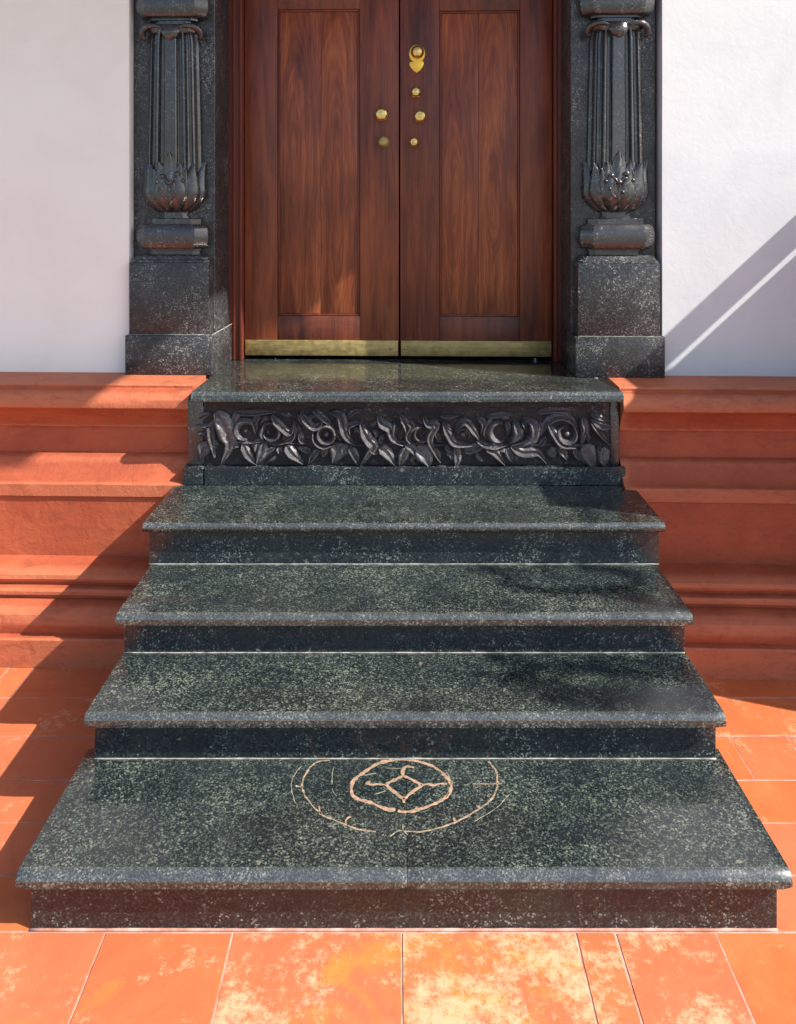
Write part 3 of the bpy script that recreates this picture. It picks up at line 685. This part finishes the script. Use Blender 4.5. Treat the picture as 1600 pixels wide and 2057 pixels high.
    b.loft(secs); b.build('hanging_leaf', STONE, t, smooth=50)
    for s_ in (-1, 1):
        pts = [(PX + s_ * x, y, z) for x, y, z in ((.045, 3.702, 2.675), (.08, 3.698, 2.682), (.11, 3.705, 2.678), (.135, 3.722, 2.662), (.140, 3.735, 2.640), (.132, 3.742, 2.628), (.124, 3.742, 2.640))]
        P = smooth_pts(pts, 4); b = MB(); b.tube(P, [.006 + .010 * math.sin(math.pi * min(1, k / len(P) * 1.15)) for k in range(len(P))], 8); b.build('corner_scroll', STONE, t, smooth=True)
    b = MB(); b.loft([sec(.085, 3.735, 2.690), sec(.085, 3.735, 2.712), sec(.118, 3.728, 2.714), sec(.118, 3.728, 2.724)]); b.build('neck', STONE, t, smooth=25)
    torus(2.725, 2.86, .172, 3.688)
    b = MB(); b.loft([sec(.15, 3.71, 2.86, .3), sec(.15, 3.71, 2.90, .3), sec(.18, 3.70, 2.92, .2), sec(.18, 3.70, 3.2, .2)]); b.build('upper_block', STONE, t, smooth=25)
    # caulk where the pedestal meets the plinth
    b = MB(); P = [(PX - .188 + .376 * i / 40, 3.6915, 1.2345 + .0008 * random.random()) for i in range(41)]
    b.tube(P, [.0018 + .0022 * max(0, mnoise.noise(Vector((i * .35, 2, 0)))) for i in range(41)], 5); b.build('caulk_joint', GROUT, t)
    b = MB(); P = [(PX + .2037, 3.675 + .405 * i / 30, 1.2345) for i in range(31)]
    b.tube(P, .0022, 5); b.build('caulk_joint', GROUT, t)
    return t
pil = make_pillar()
rp = pil.copy(); COL.objects.link(rp); rp.location = wall_to_world((1.0085, 3.675, ZL))
BASE[rp.name] = Vector((1.0085, 3.675, ZL))
rp['label'] = 'dark carved granite pillar right of the door, sunlit beside the rough white wall'
for ch in list(pil.children):
    c2 = ch.copy(); COL.objects.link(c2); c2.parent = rp

# ------------------------------------------------------------------ door
DY = 4.10
dr = thing('double_door', (-.018, DY, ZL), 'reddish brown double wooden door with brass kick plates and gold knobs', 'door')
zt = 3.35
for x0, x1 in ((-.90, -.822), (.770, .855)):
    s_ = 1 if x0 < 0 else -1
    b = MB(); b.box(x0, x1, DY - .035, DY + .10, ZL + .0005, zt + .08, .004, 2); b.build('door_jamb', WOODF, dr, smooth=35)
    xi = x1 if s_ > 0 else x0
    b = MB(); b.box(min(xi - s_ * .016, xi), max(xi - s_ * .016, xi), DY - .047, DY - .034, ZL + .001, zt + .08, .004, 2); b.build('jamb_bead', WOODF, dr, smooth=35)
    b = MB(); b.box(min(xi - s_ * .050, xi - s_ * .036), max(xi - s_ * .050, xi - s_ * .036), DY - .041, DY - .034, ZL + .001, zt + .08, .003, 2); b.build('jamb_bead', WOODF, dr, smooth=35)
MB().box(-.822, .770, DY - .035, DY + .10, zt, zt + .08, .004, 2).build('door_head', WOODF, dr)
def leaf(x0, x1, px0, px1, seam, ptop):
    zb = 1.067
    lf = MB().box(x0 + .002, x1 - .002, DY + .016, DY + .05, zb, zt - .004).build('door_leaf', WOOD, dr)
    zr = 1.273; kt = 1.1476
    def bd(a, b_, z0, z1, y=DY, m=WOOD, name='stile', bev=.003): return MB().box(a, b_, y, DY + .017, z0, z1, bev, 2).build(name, m, lf, smooth=35)
    bd(x0, px0 - .0006, kt - .03, zt - .005); bd(px1 + .0006, x1, kt - .03, zt - .005)
    bd(px0, px1, kt - .03, zr - .0008, name='rail'); bd(px0, px1, ptop + .0008, zt - .005, name='rail')
    # beading round the panel
    e = .010
    bd(px0 + .0018, px0 + e, zr, ptop, DY + .004, name='panel_bead', bev=.003); bd(px1 - e, px1 - .0018, zr, ptop, DY + .004, name='panel_bead', bev=.003)
    bd(px0 + e, px1 - e, zr, zr + e, DY + .004, name='panel_bead', bev=.003); bd(px0 + e, px1 - e, ptop - e, ptop, DY + .004, name='panel_bead', bev=.003)
    xs = [px0 + e + .0005] + seam + [px1 - e - .0005]
    for a, c_ in zip(xs, xs[1:]): bd(a + .0004, c_ - .0004, zr + e + .0005, ptop - e - .0005, DY + .0105, WOODP, 'plank', .0016)
    k = MB().box(x0 + .004, x1 - .004, DY - .006, DY + .004, zb + .001, kt, .0025, 2).build('kick_plate', BRASS_DULL, lf, smooth=35)
    return lf
def dx(x): return (x - 805) * 4.11 / 1600
lfL = leaf(-.819, -.0195, dx(553), dx(719), [dx(640)], 2.856)
lfR = leaf(-.0125, .766, dx(879), dx(1039), [dx(957)], 2.843)
def dz(y): return CAM_Z - (y - 430) * 4.10 / 1600
def knob(x, y, r, lf, m=BRASS, tilt=0):
    X, Z = dx(x), dz(y)
    o = MB().lathe([(r * .95, -.001), (r, .003), (r * .9, .006), (r * .45, .009), (r * .42, .018), (r * .75, .022), (r * 1.0, .030), (r * .92, .038), (r * .6, .044), (r * .55, .0435), (r * .3, .0465), (.0004, .047)], (X, DY, Z), 28).build('door_knob', m, lf, smooth=50)
    return o
knob(763, 230, .033, lfL); knob(767, 285, .029, lfL, BRASS_DULL)
knob(832, 186, .028, lfR); knob(840, 234, .031, lfR); knob(828, 286, .027, lfR)
for xx in (dx(782), dx(810)):
    z = dz(699)
    MB().lathe([(.007, 0), (.007, .007), (.005, .0095), (.0004, .010)], (xx, DY - .003, z), 12).build('kick_plate_screw', BRASS_DULL, lfL if xx < dx(797) else lfR, smooth=50)
# lock escutcheon with a turning knob and hanging cover
X, Z = dx(834), dz(108)
b = MB(); b.lathe([(.041, -.001), (.0425, .003), (.040, .007), (.031, .0085)], (X, DY, Z), 36, 1.0, 1.12); b.build('escutcheon', GOLD, lfR, smooth=40)
b = MB(); b.lathe([(.033, .008), (.034, .014), (.034, .026), (.030, .036), (.020, .042), (.0195, .040), (.008, .043), (.0004, .044)], (X + .002, DY, Z + .006), 32); b.build('door_knob', BRASS, lfR, smooth=50)
b = MB(); prof2 = [(-.034, .0), (-.038, -.012), (-.030, -.030), (-.016, -.046), (0, -.056), (.016, -.046), (.030, -.028), (.037, -.010), (.032, .004), (.016, -.002), (0, -.004), (-.016, -.002)]
zc = dz(124)
b.loft([[(X - .002 + a * f, DY - o_, zc + c_ * f) for a, c_ in prof2] for o_, f in ((0, 1), (.005, 1), (.0065, .94))]); b.build('escutcheon_tail', GOLD, lfR, smooth=40)
# back of the opening
bk = thing('entrance_room', (0, 4.2, ZL), 'dark room interior glimpsed as a black gap under the door', 'room')
MB().box(-.9, .86, 4.165, 5.4, ZL - .06, ZL - .02).build('room_floor', DARK, bk)
MB().box(-.9, .86, 5.4, 5.5, ZL - .06, 3.5).build('room_wall', DARK, bk)
for a, c_ in ((-1.0, -.902), (.862, .95)): MB().box(a, c_, 4.205, 5.4, ZL - .06, 3.5).build('room_wall', DARK, bk)
MB().box(-1.0, .95, 4.205, 5.5, 3.501, 3.55).build('room_ceiling', DARK, bk)
# wall above the door
t = thing('lintel_wall', (-.03, 3.8, 3.44), 'white wall above the door head, out of the picture', 'wall')
MB().box(-.889, .815, 3.80, 4.2, 3.44, 5.3).build('lintel_block', GRAN_P, t)

# ------------------------------------------------------------------ unseen shade casters: porch roof, side wall, tree
t = thing('porch_roof', (-1.0, 2.9, 4.0), 'unseen flat plastered porch roof over the entrance, shaped to shade door and walls', 'roof', wall=False)
MB().box(-4.6, 1.93, 2.15, 3.70, 4.0, 4.14, .01, 1).build('roof_slab', ROOFM, t)
MB().box(1.931, 2.46, 3.0, 3.70, 4.0, 4.14, .01, 1).build('roof_slab', ROOFM, t)  # added strip beyond the roof edge, sized only to darken the door
for x in (-3.2, -1.9, -.6, .7): MB().box(x, x + .1, 2.2, 3.69, 3.90, 3.999, .004, 1).build('roof_beam', WOODF, t)
t = thing('shadow_wall', (2.3, 3.2, 0), 'unseen low white side wall on the right, added to cast the slanting shadow', 'wall', wall=False)
MB().box(2.12, 2.45, 3.312, 3.70, 0, 1.82, .006, 1).build('wall_body', WHITE_R, t)  # unseen wall, put here to block the sun on the right
MB().box(2.10, 2.47, 3.312, 3.70, 1.821, 1.865, .008, 2).build('coping', RED, t)
MB().box(2.12, 2.47, 2.62, 3.308, 0, 2.00, .006, 1).build('pier', WHITE_R, t)  # pier added to cut the light streak short on the white wall
MB().box(2.10, 2.49, 2.60, 3.309, 2.001, 2.05, .008, 2).build('pier_cap', RED, t)
b = MB(); b.tube([(2.2, 3.2, 2.055), (2.2, 3.70, 2.066)], .058, 14); b.build('top_rail', IRON, t, smooth=True)
# unseen added tree: twigs traced back from the curls of shade on the steps
LEAF = plain('dark_green_leaf', (0.06, 0.10, 0.03), (0.03, 0.06, 0.02), 0.5, 8)
BARK = plain('grey_bark', (0.16, 0.13, 0.10), (0.08, 0.06, 0.05), 0.9, 20)
t = thing('shadow_tree', (7.3, 2.5, -.06), 'unseen small leafy tree, added on the right to throw curls of shade on the steps', 'tree', wall=False)
b = MB(); b.tube(smooth_pts([(7.3, 2.5, -.06), (7.25, 2.52, 1.0), (7.35, 2.6, 2.0), (7.1, 2.8, 2.8)], 4), [.08 - .04 * k / 13 for k in range(14)], 10); b.build('trunk', BARK, t, smooth=True)
bb = MB(); lb = MB()
rnd = random.Random(5)
def leafq(p, sz):
    d = Vector((rnd.uniform(-1, 1), rnd.uniform(-1, 1), rnd.uniform(-.6, .4))).normalized(); q = d.cross(Vector((rnd.uniform(-1, 1), rnd.uniform(-1, 1), 1))).normalized()
    vs = [lb.bm.verts.new(v) for v in (p, p + d * sz * .5 + q * sz * .22, p + d * sz, p + d * sz * .5 - q * sz * .22)]; lb.bm.faces.new(vs)
L_ = Vector((1.08, -0.40, 1.0))
def twig(pts, z, tt, r, dens, sz):
    P = [Vector((*at(900 + .3125 * x, 1100 + .3125 * y, z), z)) + L_ * (tt + .03 * k) for k, (x, y) in enumerate(pts)]
    P = smooth_pts(P, 5); bb.tube(P, r * 1.5, 6)
    for p in P:
        for _ in range(dens * 2): leafq(p + Vector((rnd.gauss(0, .03), rnd.gauss(0, .012), rnd.gauss(0, .03))), sz * rnd.uniform(.6, 1.3))
    return P
A = [twig([(280,150),(350,172),(400,230),(520,268),(720,292),(850,272),(1000,265),(1180,240),(1200,180),(1100,140),(850,122)], .473, 2.7, .010, 2, .05),
     twig([(850,280),(1100,300),(1300,350),(1550,390)], .473, 2.7, .014, 2, .06), twig([(260,150),(450,145),(620,160)], .473, 2.8, .006, 1, .04),
     twig([(300,700),(500,750),(700,755),(950,762),(1150,800),(1400,830)], .324, 2.5, .010, 2, .06),
     twig([(470,820),(600,880),(750,945),(900,930),(1150,965),(1400,978),(1640,990)], .324, 2.5, .014, 4, .07), twig([(900,700),(1150,720),(1400,760),(1560,860)], .324, 2.6, .006, 2, .05)]
for P in A:
    e = P[-1]; bb.tube(smooth_pts([(7.1, 2.8, 2.75), ((7.1 + e.x) / 2, 2.9, (2.75 + e.z) / 2 + .15), (e.x + .35, e.y + .9, e.z + .12), e], 5), .014, 6)
for k in range(16):
    q = Vector((7.1, 2.8, 2.8)); e = q + Vector((rnd.uniform(-.3, 1.6), rnd.uniform(-1.2, 1.2), rnd.uniform(.0, 1.2)))
    P = smooth_pts([q, q.lerp(e, .5) + Vector((0, 0, .2)), e], 6); bb.tube(P, .012, 6)
    for p in P[4:]:
        for _ in range(22): leafq(p + Vector([rnd.gauss(0, .12) for _ in range(3)]), rnd.uniform(.06, .12))
bb.build('branches', BARK, t, smooth=True); lb.build('foliage', LEAF, t, kind='stuff')
